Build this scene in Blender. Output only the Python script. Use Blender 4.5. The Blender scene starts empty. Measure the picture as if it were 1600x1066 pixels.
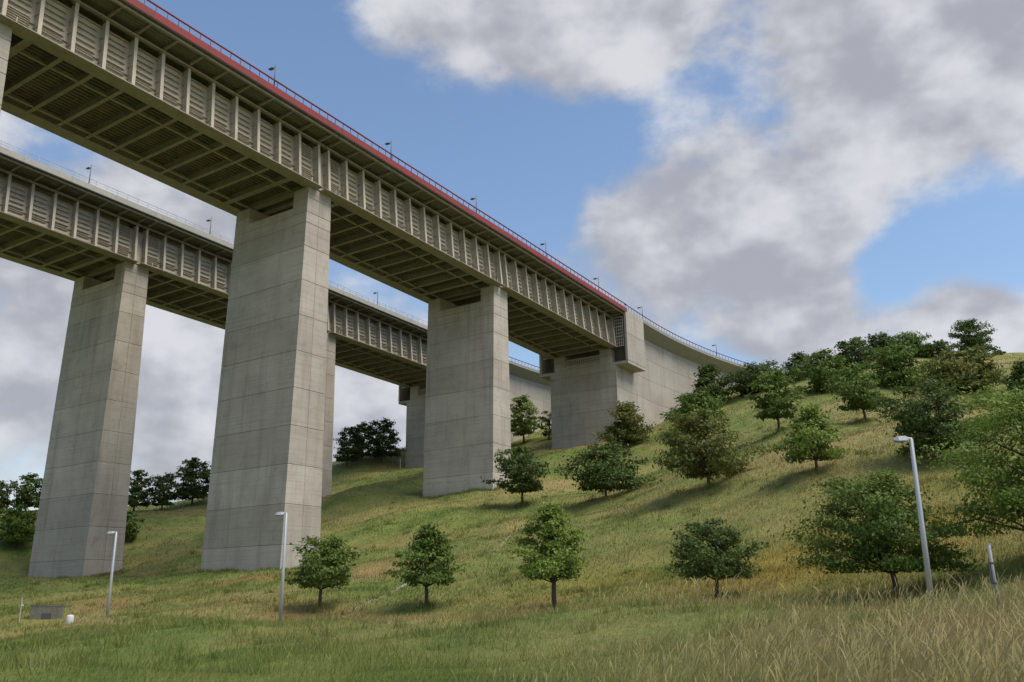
import bpy, math, random
import numpy as np
from mathutils import Vector, Matrix

scene = bpy.context.scene
COL = scene.collection
R = math.radians

# ------------------------------------------------------------------ camera, sky, sun, exposure
cam_data = bpy.data.cameras.new('camera')
cam = bpy.data.objects.new('camera', cam_data)
COL.objects.link(cam)
scene.camera = cam
cam_data.sensor_width = 36.0
cam_data.lens = 30.80
cam_data.clip_start = 0.1
cam_data.clip_end = 9000
_p, _r = R(16.416), R(-0.80)
_F = Vector((0, math.cos(_p), math.sin(_p)))
_U0 = Vector((0, -math.sin(_p), math.cos(_p)))
_R0 = Vector((1, 0, 0))
_RR = _R0 * math.cos(_r) + _U0 * math.sin(_r)
_UU = -_R0 * math.sin(_r) + _U0 * math.cos(_r)
cam.matrix_world = Matrix(((_RR.x, _UU.x, -_F.x, 0), (_RR.y, _UU.y, -_F.y, 0), (_RR.z, _UU.z, -_F.z, 0), (0, 0, 0, 1)))

SUN_EL, SUN_AZ = 58.0, 116.0          # degrees; azimuth clockwise from +Y
SKY = 0.11
world = bpy.data.worlds.new('World')
scene.world = world
world.use_nodes = True
world.cycles.sampling_method = 'MANUAL'; world.cycles.sample_map_resolution = 256
wn, wl = world.node_tree.nodes, world.node_tree.links
wn.clear()
def wnode(t, **k):
    n = wn.new(t)
    for a, b in k.items(): setattr(n, a, b)
    return n
def wmath(op, a, b=None, c=None, clamp=False):
    n = wn.new('ShaderNodeMath'); n.operation = op; n.use_clamp = clamp
    for i, v in enumerate((a, b, c)):
        if v is None: continue
        if isinstance(v, (int, float)): n.inputs[i].default_value = v
        else: wl.new(v, n.inputs[i])
    return n.outputs[0]
out = wnode('ShaderNodeOutputWorld'); bg = wnode('ShaderNodeBackground')
wl.new(bg.outputs[0], out.inputs[0]); bg.inputs[1].default_value = SKY
sky = wnode('ShaderNodeTexSky', sky_type='NISHITA')
sky.sun_disc = False; sky.sun_elevation = R(SUN_EL); sky.sun_rotation = R(SUN_AZ)
sky.air_density = 1.15; sky.dust_density = 0.6; sky.ozone_density = 2.2
tc = wnode('ShaderNodeTexCoord')
mp = wnode('ShaderNodeMapping'); mp.inputs['Scale'].default_value = (1, 1, 1.5)
wl.new(tc.outputs['Generated'], mp.inputs[0])
def cloud_noise(shift, detail):
    v = wnode('ShaderNodeVectorMath', operation='ADD'); wl.new(mp.outputs[0], v.inputs[0]); v.inputs[1].default_value = shift
    n = wnode('ShaderNodeTexNoise'); wl.new(v.outputs[0], n.inputs[0])
    n.inputs['Scale'].default_value = 4.6; n.inputs['Detail'].default_value = detail; n.inputs['Roughness'].default_value = 0.58
    return n.outputs['Fac']
nA = cloud_noise((3.1, 0.7, 1.9), 8)
nB = cloud_noise((3.1 + 0.030, 0.7 - 0.010, 1.9 + 0.060), 4)      # same clouds sampled a little towards the sun
# cloud banks: direction (x, y, z), angular width, amount
BANKS = [(-0.105,0.802,0.589,0.069,0.30),(0.039,0.803,0.595,0.088,0.32),(0.173,0.785,0.595,0.088,0.22),(0.365,0.761,0.536,0.095,0.30),(0.474,0.747,0.467,0.088,0.32),(0.152,0.909,0.388,0.069,0.28),(0.248,0.907,0.339,0.095,0.26),(0.323,0.860,0.394,0.058,0.24),(0.445,0.853,0.274,0.040,0.42),(0.490,0.824,0.284,0.026,0.30),(0.325,0.902,0.285,0.037,0.22),(-0.428,0.850,0.307,0.161,0.30),(-0.159,0.959,0.235,0.095,0.30),(-0.321,0.867,0.380,0.044,0.26),(-0.185,0.849,0.495,0.110,-0.34),(0.003,0.879,0.477,0.066,-0.34),(-0.249,0.787,0.565,0.080,-0.32),(0.116,0.864,0.491,0.040,-0.32),(0.197,0.839,0.507,0.037,-0.28),(0.268,0.818,0.508,0.037,-0.30),(0.443,0.819,0.365,0.051,-0.34),(0.499,0.804,0.324,0.033,-0.30),(0.396,0.859,0.326,0.029,-0.25),(-0.449,0.778,0.440,0.033,-0.20),(0.052,0.912,0.406,0.026,-0.25),]
acc = None
for (dx, dy, dz, sg, am) in BANKS:
    v = wnode('ShaderNodeVectorMath', operation='DOT_PRODUCT')
    wl.new(tc.outputs['Generated'], v.inputs[0]); v.inputs[1].default_value = (dx, dy, dz)
    g = wmath('POWER', wmath('MAXIMUM', v.outputs['Value'], 0.0), 1.0 / (sg * sg))
    acc = wmath('MULTIPLY_ADD', g, am, acc if acc is not None else 0.0)
dens = wmath('ADD', wmath('MULTIPLY_ADD', nA, 1.55, -0.275), acc)
mr = wnode('ShaderNodeMapRange', interpolation_type='SMOOTHSTEP'); wl.new(dens, mr.inputs[0])
mr.inputs[1].default_value = 0.42; mr.inputs[2].default_value = 0.76
# cloud shade: sunward faces bright, thick cores and lee sides grey
lit = wmath('SUBTRACT', nA, nB)
mr2 = wnode('ShaderNodeMapRange', interpolation_type='SMOOTHSTEP')
wl.new(wmath('MULTIPLY_ADD', lit, 3.2, wmath('MULTIPLY_ADD', dens, -0.36, 0.77)), mr2.inputs[0])
mr2.inputs[1].default_value = 0.12; mr2.inputs[2].default_value = 0.95
cc = wnode('ShaderNodeMix', data_type='RGBA')
wl.new(mr2.outputs[0], cc.inputs[0])
cc.inputs[6].default_value = (2.45, 2.50, 2.80, 1); cc.inputs[7].default_value = (4.3, 4.35, 4.55, 1)
mx = wnode('ShaderNodeMix', data_type='RGBA')
wl.new(wmath('MULTIPLY', mr.outputs[0], 0.95), mx.inputs[0]); wl.new(sky.outputs[0], mx.inputs[6]); wl.new(cc.outputs[2], mx.inputs[7])
wl.new(mx.outputs[2], bg.inputs[0])

sun_data = bpy.data.lights.new('sun', 'SUN')
sun_data.energy = 2.6; sun_data.angle = R(38); sun_data.color = (1.0, 0.91, 0.77)
sun = bpy.data.objects.new('sun', sun_data); COL.objects.link(sun)
_sd = Vector((math.sin(R(SUN_AZ)) * math.cos(R(SUN_EL)), math.cos(R(SUN_AZ)) * math.cos(R(SUN_EL)), math.sin(R(SUN_EL))))
sun.rotation_euler = _sd.to_track_quat('Z', 'Y').to_euler()
sun.location = (60, -20, 120)
vs = scene.view_settings
vs.view_transform = 'Standard'; vs.look = 'None'; vs.gamma = 1.0; vs.exposure = 0.60; vs.use_curve_mapping = False
scene.render.engine = 'CYCLES'
scene.cycles.max_bounces = 4; scene.cycles.diffuse_bounces = 3; scene.cycles.transmission_bounces = 2; scene.cycles.glossy_bounces = 2

# ------------------------------------------------------------------ helpers
def lin(r, g, b):
    f = lambda c: c / 12.92 if c <= 0.04045 else ((c + 0.055) / 1.055) ** 2.4
    return (f(r / 255), f(g / 255), f(b / 255), 1)
class MB:
    def __init__(s): s.v = []; s.f = []
    def hexa(s, p):
        b = len(s.v); s.v += [tuple(q) for q in p]
        s.f += [(b, b + 3, b + 2, b + 1), (b + 4, b + 5, b + 6, b + 7), (b, b + 1, b + 5, b + 4), (b + 1, b + 2, b + 6, b + 5), (b + 2, b + 3, b + 7, b + 6), (b + 3, b, b + 4, b + 7)]
        return s
    def box(s, x0, x1, y0, y1, z0, z1):
        return s.hexa([(x0, y0, z0), (x1, y0, z0), (x1, y1, z0), (x0, y1, z0), (x0, y0, z1), (x1, y0, z1), (x1, y1, z1), (x0, y1, z1)])
    def loft(s, rings, cap=True):
        b = len(s.v); n = len(rings[0])
        for r in rings: s.v += [tuple(q) for q in r]
        for i in range(len(rings) - 1):
            for j in range(n):
                k = (j + 1) % n
                s.f.append((b + i * n + j, b + i * n + k, b + (i + 1) * n + k, b + (i + 1) * n + j))
        if cap:
            s.f.append(tuple(b + j for j in reversed(range(n)))); s.f.append(tuple(b + (len(rings) - 1) * n + j for j in range(n)))
        return s
    def tube(s, pts, rad, n=8):
        rings = []
        for i, q in enumerate(pts):
            q = Vector(q); a = Vector(pts[max(i - 1, 0)]); c = Vector(pts[min(i + 1, len(pts) - 1)])
            d = (c - a).normalized(); u = d.orthogonal() if abs(d.z) > 0.9 else d.cross(Vector((0, 0, 1)))
            if abs(d.z) > 0.9: u = Vector((1, 0, 0)) - d * d.x
            u.normalize(); w = d.cross(u)
            r = rad[i] if isinstance(rad, (list, tuple)) else rad
            rings.append([tuple(q + (u * math.cos(t) + w * math.sin(t)) * r) for t in [2 * math.pi * k / n for k in range(n)]])
        return s.loft(rings)
    def mesh(s, name, mat, smooth=False):
        m = bpy.data.meshes.new(name); m.from_pydata(s.v, [], s.f); m.validate()
        m.materials.append(mat)
        if smooth: m.polygons.foreach_set('use_smooth', [True] * len(m.polygons))
        return m
def place(name, mesh, parent=None, loc=(0, 0, 0), rot=(0, 0, 0)):
    o = bpy.data.objects.new(name, mesh); COL.objects.link(o)
    o.parent = parent; o.location = loc; o.rotation_euler = rot
    return o
def build(mb, name, mat, parent=None, loc=(0, 0, 0), rot=(0, 0, 0), smooth=False):
    return place(name, mb.mesh(name, mat, smooth), parent, loc, rot)
def tag(o, label=None, cat=None, group=None, kind=None):
    if label: o['label'] = label
    if cat: o['category'] = cat
    if group: o['group'] = group
    if kind: o['kind'] = kind
    return o
def empty(name, loc=(0, 0, 0), rot=(0, 0, 0)):
    return place(name, None, None, loc, rot)
def copy_tree(o, parent=None):
    c = o.copy(); COL.objects.link(c); c.parent = parent
    for ch in o.children: copy_tree(ch, c)
    return c

# ------------------------------------------------------------------ materials
class NT:
    def __init__(s, name):
        s.m = bpy.data.materials.new(name); s.m.use_nodes = True
        s.n, s.l = s.m.node_tree.nodes, s.m.node_tree.links
        s.b = s.n['Principled BSDF']; s.b.inputs['Roughness'].default_value = 0.85
        s.b.inputs['Specular IOR Level'].default_value = 0.25
        s.tc = s.n.new('ShaderNodeTexCoord'); s.geo = s.n.new('ShaderNodeNewGeometry')
    def set(s, inp, v):
        if isinstance(v, (int, float)): inp.default_value = v
        elif isinstance(v, tuple): inp.default_value = v if len(v) == len(inp.default_value) else v + (1,)
        else: s.l.new(v, inp)
    def noise(s, scale, vec=None, detail=4, rough=0.55, stretch=None, dist=0.0):
        vec = vec or s.tc.outputs['Object']
        if stretch:
            mp = s.n.new('ShaderNodeMapping'); mp.inputs['Scale'].default_value = stretch
            s.l.new(vec, mp.inputs[0]); vec = mp.outputs[0]
        n = s.n.new('ShaderNodeTexNoise'); s.l.new(vec, n.inputs[0])
        n.inputs['Scale'].default_value = scale; n.inputs['Detail'].default_value = detail; n.inputs['Roughness'].default_value = rough; n.inputs['Distortion'].default_value = dist
        return n.outputs['Fac']
    def ramp(s, v, a, b, lo=0.0, hi=1.0):
        n = s.n.new('ShaderNodeMapRange'); s.set(n.inputs[0], v)
        for i, q in enumerate((a, b, lo, hi)): n.inputs[i + 1].default_value = q
        return n.outputs[0]
    def math(s, op, a, b=None, c=None):
        n = s.n.new('ShaderNodeMath'); n.operation = op
        for i, q in enumerate((a, b, c)):
            if q is not None: s.set(n.inputs[i], q)
        return n.outputs[0]
    def mix(s, f, a, b, mode='MIX'):
        n = s.n.new('ShaderNodeMix'); n.data_type = 'RGBA'; n.blend_type = mode
        s.set(n.inputs[0], f); s.set(n.inputs[6], a); s.set(n.inputs[7], b)
        return n.outputs[2]
    def sep(s, v):
        n = s.n.new('ShaderNodeSeparateXYZ'); s.l.new(v, n.inputs[0]); return n.outputs
    def rnd(s):
        return s.n.new('ShaderNodeObjectInfo').outputs['Random']
    def attr(s, name):
        n = s.n.new('ShaderNodeAttribute'); n.attribute_name = name; return n.outputs['Fac']
    def bump(s, h, strength=0.3, dist=0.05):
        n = s.n.new('ShaderNodeBump'); n.inputs['Strength'].default_value = strength; n.inputs['Distance'].default_value = dist
        s.l.new(h, n.inputs['Height']); s.l.new(n.outputs[0], s.b.inputs['Normal'])
    def col(s, c): s.set(s.b.inputs['Base Color'], c); return s.m

def concrete(name, c0, c1, stain):
    t = NT(name)
    pos = t.geo.outputs['Position']
    big = t.noise(0.22, pos, 5, 0.6)
    fine = t.noise(6.0, pos, 4, 0.6)
    streak = t.noise(1.0, pos, 5, 0.65, stretch=(0.9, 0.9, 0.07))
    boards = t.noise(1.0, pos, 2, 0.5, stretch=(0.15, 0.15, 9.0))
    c = t.mix(t.ramp(big, 0.3, 0.7), c0, c1)
    c = t.mix(t.ramp(t.rnd(), 0, 1, 0.0, 0.42), c, (c0[0] * 0.66, c0[1] * 0.64, c0[2] * 0.62, 1))
    c = t.mix(t.math('MULTIPLY', t.ramp(streak, 0.50, 0.80), 0.55), c, stain)
    c = t.mix(t.math('MULTIPLY', t.ramp(boards, 0.48, 0.72), 0.30), c, stain)
    # faint shutter-board grid
    x, y, z = t.sep(t.tc.outputs['Object'])
    def lines(v, period, w):
        f = t.math('FRACT', t.math('DIVIDE', v, period)); return t.math('LESS_THAN', f, w)
    g = t.math('MAXIMUM', lines(y, 1.26, 0.03), lines(z, 1.38, 0.025))
    g = t.math('MULTIPLY', g, t.ramp(t.noise(0.35, pos, 3), 0.48, 0.68, 0.0, 0.34))
    c = t.mix(g, c, stain)
    blot = t.noise(0.75, pos, 6, 0.7, dist=0.8)
    c = t.mix(t.math('MULTIPLY', t.ramp(blot, 0.54, 0.74), 0.40), c, stain)
    c = t.mix(t.ramp(fine, 0.3, 0.7, 0.0, 0.14), c, (0.5, 0.47, 0.42, 1))
    t.bump(fine, 0.25, 0.02)
    return t.col(c)
M = {}
M['concrete'] = concrete('pier_concrete', (0.355, 0.322, 0.278, 1), (0.48, 0.442, 0.388, 1), (0.13, 0.112, 0.090, 1))
M['wall'] = concrete('wall_concrete', (0.38, 0.350, 0.308, 1), (0.47, 0.44, 0.395, 1), (0.17, 0.145, 0.11, 1))
M['oldcrete'] = concrete('mossy_concrete', (0.15, 0.142, 0.115, 1), (0.20, 0.19, 0.155, 1), (0.06, 0.06, 0.04, 1))
M['gutter'] = concrete('gutter_concrete', (0.24, 0.22, 0.18, 1), (0.30, 0.27, 0.22, 1), (0.10, 0.09, 0.06, 1))
def paint(name, c, dirt, amt=0.35, rough=0.6):
    t = NT(name); pos = t.geo.outputs['Position']
    n = t.noise(0.8, pos, 5, 0.65); s = t.noise(1.0, pos, 4, 0.6, stretch=(3, 3, 0.35)); f = t.noise(9, pos, 3)
    q = t.mix(t.math('MULTIPLY', t.ramp(n, 0.40, 0.75), amt), c, dirt)
    q = t.mix(t.math('MULTIPLY', t.ramp(s, 0.52, 0.8), amt * 1.2), q, dirt)
    q = t.mix(t.ramp(t.rnd(), 0, 1, 0, 0.28), q, dirt)
    q = t.mix(t.ramp(f, 0.35, 0.7, 0, 0.10), q, dirt)
    t.b.inputs['Roughness'].default_value = rough
    return t.col(q)
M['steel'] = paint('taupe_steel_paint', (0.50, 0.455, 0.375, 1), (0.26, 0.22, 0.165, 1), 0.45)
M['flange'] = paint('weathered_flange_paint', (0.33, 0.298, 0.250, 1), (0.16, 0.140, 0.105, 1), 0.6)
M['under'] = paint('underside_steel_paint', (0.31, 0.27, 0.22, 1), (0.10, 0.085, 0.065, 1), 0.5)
M['red'] = paint('faded_red_paint', (0.29, 0.034, 0.040, 1), (0.13, 0.055, 0.045, 1), 0.85, 0.7)
M['tan'] = paint('tan_fascia', (0.40, 0.385, 0.335, 1), (0.22, 0.21, 0.17, 1), 0.35)
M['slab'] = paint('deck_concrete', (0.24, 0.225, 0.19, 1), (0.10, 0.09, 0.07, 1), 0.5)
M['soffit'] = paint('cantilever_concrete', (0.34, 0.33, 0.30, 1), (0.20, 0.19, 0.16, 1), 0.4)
M['asphalt'] = paint('asphalt', (0.06, 0.06, 0.062, 1), (0.04, 0.04, 0.04, 1))
M['galv'] = paint('galvanised_steel', (0.50, 0.52, 0.55, 1), (0.30, 0.31, 0.34, 1), 0.35, 0.45)
M['galv'].node_tree.nodes['Principled BSDF'].inputs['Metallic'].default_value = 0.35
M['pole'] = paint('lamp_pole_grey', (0.17, 0.18, 0.19, 1), (0.10, 0.10, 0.11, 1), 0.3, 0.5)
M['post'] = paint('weathered_grey_post', (0.30, 0.31, 0.33, 1), (0.18, 0.18, 0.19, 1), 0.4, 0.6)
M['dark'] = paint('dark_metal', (0.09, 0.09, 0.095, 1), (0.05, 0.05, 0.05, 1), 0.3, 0.5)
M['lens'] = paint('lamp_lens', (0.25, 0.27, 0.33, 1), (0.15, 0.15, 0.18, 1), 0.3, 0.3)
M['white'] = paint('white_plastic', (0.62, 0.61, 0.60, 1), (0.40, 0.37, 0.33, 1), 0.4)
M['bark'] = paint('bark', (0.115, 0.085, 0.058, 1), (0.05, 0.04, 0.03, 1), 0.7, 0.95)

# grass and soil: the same patch colours drive the ground sheet and the blades
def grass_mat(name, blade):
    t = NT(name); pos = t.geo.outputs['Position']
    a = t.noise(0.055, pos, 5, 0.62, dist=0.6); b = t.noise(0.35, pos, 4, 0.6); c = t.noise(2.6, pos, 4, 0.65, stretch=(1, 0.55, 1))
    g1, g2 = (0.098, 0.156, 0.027, 1), (0.205, 0.248, 0.060, 1)
    straw, rust = (0.40, 0.295, 0.128, 1), (0.30, 0.140, 0.068, 1)
    q = t.mix(t.ramp(b, 0.32, 0.68), g1, g2)
    dry = t.attr('dry'); soil = t.attr('soil'); gold = t.attr('gold')
    d = t.math('ADD', t.math('MULTIPLY', t.ramp(a, 0.45, 0.66), 0.50), dry)
    d = t.math('MULTIPLY', d, t.ramp(c, 0.30, 0.62, 0.35, 1.1))
    n = t.n.new('ShaderNodeClamp'); t.l.new(d, n.inputs[0])
    q = t.mix(n.outputs[0], q, straw)
    q = t.mix(t.math('MULTIPLY', gold, t.ramp(c, 0.25, 0.6, 0.50, 1.0)), q, (0.30, 0.215, 0.040, 1))
    q = t.mix(t.math('MULTIPLY', soil, t.ramp(b, 0.3, 0.6, 0.35, 0.9)), q, rust)
    if blade:
        q = t.mix(t.ramp(t.attr('shade'), 0, 1, 0.0, 1.0), q, t.mix(0.55, q, (0.36, 0.30, 0.17, 1)))
        h = t.n.new('ShaderNodeBsdfTranslucent'); t.set(h.inputs[0], q)
        m = t.n.new('ShaderNodeMixShader'); m.inputs[0].default_value = 0.32
        t.l.new(t.b.outputs[0], m.inputs[1]); t.l.new(h.outputs[0], m.inputs[2])
        t.l.new(m.outputs[0], t.n['Material Output'].inputs[0])
    else:
        t.bump(t.noise(5.0, pos, 6, 0.7), 0.9, 0.25)
        q = t.mix(t.ramp(t.noise(3.5, pos, 5, 0.7), 0.35, 0.6, 0.22, 0.0), q, (0.028, 0.034, 0.011, 1))
    return t.col(q)
M['ground'] = grass_mat('meadow_ground', False)
M['blade'] = grass_mat('meadow_grass', True)
def leaf_mat(name, a, b, c):
    t = NT(name)
    r = t.attr('leafrnd'); n = t.noise(0.9, t.geo.outputs['Position'], 3)
    q = t.mix(r, a, b); q = t.mix(t.ramp(n, 0.45, 0.75), q, c)
    t.b.inputs['Roughness'].default_value = 0.6
    h = t.n.new('ShaderNodeBsdfTranslucent'); t.set(h.inputs[0], q)
    m = t.n.new('ShaderNodeMixShader'); m.inputs[0].default_value = 0.30
    t.l.new(t.b.outputs[0], m.inputs[1]); t.l.new(h.outputs[0], m.inputs[2]); t.l.new(m.outputs[0], t.n['Material Output'].inputs[0])
    return t.col(q)
LEAF = {
 'mid': leaf_mat('leaf_mid', (0.058, 0.095, 0.018, 1), (0.167, 0.244, 0.046, 1), (0.114, 0.178, 0.031, 1)),
 'light': leaf_mat('leaf_light', (0.090, 0.138, 0.025, 1), (0.252, 0.343, 0.065, 1), (0.175, 0.253, 0.042, 1)),
 'dark': leaf_mat('leaf_dark', (0.042, 0.069, 0.017, 1), (0.117, 0.174, 0.039, 1), (0.080, 0.122, 0.025, 1)),
 'olive': leaf_mat('leaf_olive', (0.062, 0.089, 0.021, 1), (0.181, 0.219, 0.051, 1), (0.218, 0.178, 0.042, 1)),
}

# ------------------------------------------------------------------ terrain height (smooth surface through surveyed spots)
CTRL = np.array([(-23.9,91.2,2.90),(-34.4,98.2,3.05),(-20.8,95.9,3.70),(-31.3,102.9,4.00),(-3.0,122.9,14.50),(-13.6,129.8,14.50),(-0.4,127.0,15.90),(-10.9,133.9,16.00),(18.9,154.8,27.20),(6.9,162.5,26.90),(26.0,165.9,30.70),(28.7,170.1,32.70),(31.7,174.1,34.90),(34.9,178.6,37.30),(43.8,187.8,42.50),(54.4,198.7,48.00),(14.1,173.6,30.50),(21.4,184.4,36.00),(-54.3,113.2,2.90),(-64.6,119.8,3.20),(-51.4,117.7,4.20),(-61.6,124.3,5.00),(-30.9,149.0,15.90),(-33.6,144.9,14.80),(-42.9,153.7,16.00),(-11.3,176.8,26.80),(-23.1,184.7,26.70),(-4.0,187.6,30.50),(6.8,202.0,38.00),(-43.2,62.1,-4.00),(-54.0,69.3,-3.00),(0.0,0.0,-1.60),(-6.0,3.0,-1.75),(6.0,3.0,-1.45),(0.0,10.0,-1.62),(-12.0,12.0,-1.90),(10.0,10.0,-1.05),(0.0,-25.0,-2.20),(-30.0,-10.0,-3.00),(30.0,-10.0,-0.60),(18.0,12.0,-0.70),(28.0,14.0,-0.10),(5.5,13.5,-1.08),(6.9,13.0,-1.15),(2.2,16.5,-1.37),(-2.6,18.5,-1.47),(-8.3,20.0,-1.51),(-11.6,21.0,-1.55),(9.1,33.0,-0.47),(13.6,30.0,-0.46),(14.2,26.0,-0.57),(5.1,38.0,-0.72),(-3.2,43.0,-0.98),(-12.3,48.0,-0.98),(-26.4,59.0,-0.94),(-37.1,66.0,-1.08),(8.2,24.0,-1.04),(1.7,27.0,-1.34),(-11.2,32.0,-1.52),(-17.5,34.0,-1.54),(-4.1,29.0,-1.36),(5.9,43.5,-1.23),(-3.6,48.5,-1.49),(-13.6,53.0,-1.50),(11.4,37.0,-0.94),(-29.0,65.0,-1.51),(15.4,34.0,-0.79),(-12.9,60.0,-0.58),(-5.7,58.0,-0.46),(2.2,52.0,-0.68),(10.1,46.0,-0.19),(16.3,39.0,0.08),(19.6,36.0,0.50),(-24.1,68.0,0.15),(-42.9,82.0,0.37),(8.2,60.0,1.36),(-3.3,72.0,2.80),(-10.7,74.0,2.47),(16.5,52.0,2.48),(17.7,80.0,9.29),(23.9,69.0,9.04),(10.1,97.0,10.24),(1.0,107.0,10.82),(32.2,66.0,9.58),(40.8,70.0,13.18),(28.2,92.0,16.30),(37.9,93.0,17.74),(16.9,118.0,15.96),(35.0,135.0,28.07),(43.8,128.0,28.41),(54.6,122.0,27.82),(61.8,112.0,25.38),(82.4,168.0,44.46),(97.5,172.0,46.54),(101.5,168.0,44.71),(73.9,178.0,47.30),(64.7,172.0,43.66),(53.4,178.0,43.44),(-15.4,105.0,8.61),(-25.1,142.0,17.79),(-23.0,172.0,24.56),(-23.9,200.0,33.66),(-32.4,190.0,30.43),(-37.4,184.0,27.39),(-61.9,170.0,19.04),(-68.3,162.0,16.77),(-77.9,158.0,15.95),(-89.9,155.0,15.83),(-51.4,132.0,9.41),(-71.6,128.0,7.82),(-61.5,108.0,3.49),(-72.7,200.0,20.55),(-57.0,205.0,24.78),(-42.3,205.0,29.03),(-83.6,192.0,18.96),(-96.4,190.0,18.41),(62.2,199.7,49.50),(45.4,210.5,49.50),(-260.0,160.0,-5.00),(-260.0,260.0,5.00),(-200.0,90.0,-8.00),(-120.0,40.0,-8.00),(-90.0,5.0,-6.00),(-150.0,220.0,12.00),(-80.0,240.0,24.00),(-20.0,260.0,34.00),(60.0,240.0,50.00),(120.0,230.0,55.00),(200.0,230.0,56.00),(260.0,160.0,45.00),(140.0,120.0,36.00),(110.0,60.0,14.00),(70.0,20.0,3.00),(90.0,-20.0,1.00),(260.0,60.0,20.00),(0.0,330.0,30.00),(-200.0,330.0,5.00),(200.0,330.0,50.00),(0.0,-60.0,-4.00),(-100.0,-60.0,-8.00),(120.0,-60.0,2.00),(260.0,-60.0,3.00),(-260.0,-60.0,-12.00)])
def _basis(d): return np.where(d > 0, d * np.log(d + 1e-12), 0)
def _solve():
    X = CTRL[:, :2] / 50; n = len(CTRL)
    d = ((X[:, None] - X[None]) ** 2).sum(-1)
    Pm = np.c_[np.ones(n), X]
    A = np.block([[_basis(d) + 0.001 * np.eye(n), Pm], [Pm.T, np.zeros((3, 3))]])
    return np.linalg.solve(A, np.r_[CTRL[:, 2], 0, 0, 0])
_W = _solve()
_rs = np.random.RandomState(5)
_WV = [(_rs.uniform(0.25, 1.6), _rs.uniform(0, 6.28), _rs.uniform(0, 6.28)) for _ in range(14)]
def H(x, y):
    x = np.clip(np.atleast_1d(np.asarray(x, float)), -260, 260); y = np.clip(np.atleast_1d(np.asarray(y, float)), -60, 330)
    res = np.empty(len(x))
    for i in range(0, len(x), 20000):
        X = np.stack([x[i:i + 20000], y[i:i + 20000]], -1) / 50
        d = ((X[:, None] - CTRL[None, :, :2] / 50) ** 2).sum(-1)
        res[i:i + 20000] = _basis(d) @ _W[:len(CTRL)] + _W[-3] + X @ _W[-2:]
    rough = np.zeros(len(x))
    for (k, th, ph) in _WV: rough += np.sin(k * (x * math.cos(th) + y * math.sin(th)) + ph) * 0.045 / max(k, 0.5)
    return res + rough * np.clip(y / 20, 0.2, 1)
def hz(x, y): return float(H(x, y)[0])

# ------------------------------------------------------------------ ground sheet
def blob(x, y, cx, cy, sx, sy, rot=0.0):
    c, s = math.cos(rot), math.sin(rot); dx, dy = x - cx, y - cy
    return np.exp(-(((dx * c + dy * s) / sx) ** 2 + ((-dx * s + dy * c) / sy) ** 2))
def fields(x, y):
    near = np.clip((38 - y) / 6, 0, 1)
    pat = 0.5 + 0.5 * np.sin(x * 0.55 + 2.1 * np.sin(y * 0.31)) * np.sin(y * 0.47 + 1.7 * np.sin(x * 0.38))
    dry = (0.45 + 0.5 * pat) * near * np.clip((x - 0.06 * y + 2.0) / 9, 0, 1) * np.clip((34 - y) / 14, 0.35, 1)
    dry = dry + 0.75 * blob(x, y, -10.5, 75, 4.5, 3.0) + 0.40 * blob(x, y, -18, 60, 9, 3) + 0.30 * blob(x, y, 44, 92, 22, 20) + 0.35 * blob(x, y, 24, 75, 10, 9) + 0.6 * blob(x, y, 80, 160, 25, 14)
    dry = dry + 0.5 * blob(x, y, 8, 118, 14, 5) + 0.45 * blob(x, y, -66, 150, 20, 5) + 0.3 * blob(x, y, 4, 44, 20, 3)
    dry = dry + 0.30 * np.clip(np.sin(y * 0.36 + x * 0.09 + 1.3 * np.sin(x * 0.07)), 0, 1) * np.clip((y - 62) / 10, 0, 1)
    dry = dry + 0.75 * np.exp(-((y - (38.2 - 0.667 * x)) / 1.7) ** 2) * (np.abs(x) < 45)
    soil = 1.0 * blob(x, y, -21, 80.5, 8, 3.4, -0.1) + 0.75 * blob(x, y, 14, 151, 9, 3.0, -0.55) + 0.7 * blob(x, y, -24, 183, 7, 3, -0.5) + 0.8 * blob(x, y, -12.5, 57.8, 3.4, 1.6) + 0.6 * blob(x, y, -9.5, 74, 4.5, 2.6) + 0.5 * blob(x, y, 3, 56, 4, 1.6) + 0.55 * blob(x, y, -26, 33, 2.6, 1.2) + 0.6 * blob(x, y, 37, 172, 6, 2.5, 1.0) + 0.4 * blob(x, y, -47, 112, 5, 2.5)
    soil = soil + 0.42 * np.exp(-((y - (52.0 - 0.667 * x)) / 3.2) ** 2) * np.clip((8 - x) / 8, 0, 1) * (0.5 + 0.5 * np.sin(x * 0.33 + 1.0)) + 0.40 * blob(x, y, -30, 72, 8, 4) + 0.35 * blob(x, y, 4, 66, 8, 2.2)
    gold = 1.0 * blob(x, y, 14.5, 50, 6.5, 5) + 1.0 * blob(x, y, 20, 49, 6.5, 6) + 0.5 * blob(x, y, 6, 60, 6, 4) + 0.4 * blob(x, y, 28, 60, 7, 6)
    return np.clip(dry, 0, 1), np.clip(soil, 0, 1), np.clip(gold, 0, 1)
def axis(lo, hi, fine, far):
    a = list(np.arange(lo, hi + 0.01, fine)); s = fine; v = hi
    while v < far: s *= 1.35; v += s; a.append(v)
    s = fine; v = lo
    while v > -far: s *= 1.35; v -= s; a.insert(0, v)
    return np.array(a)
gx, gy = axis(-105, 110, 0.9, 3500), axis(4, 215, 0.9, 3500)
GX, GY = np.meshgrid(gx, gy); fx, fy = GX.ravel(), GY.ravel()
fz = H(fx, fy)
far_d = np.hypot(np.maximum(np.abs(fx) - 260, 0), np.maximum(np.maximum(-60 - fy, fy - 330), 0))
fz = fz - np.clip(far_d * 0.06, 0, 60)
nx, ny = len(gx), len(gy)
ii = (np.arange(ny - 1)[:, None] * nx + np.arange(nx - 1)[None]).ravel()
quads = np.stack([ii, ii + 1, ii + nx + 1, ii + nx], 1)
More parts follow.
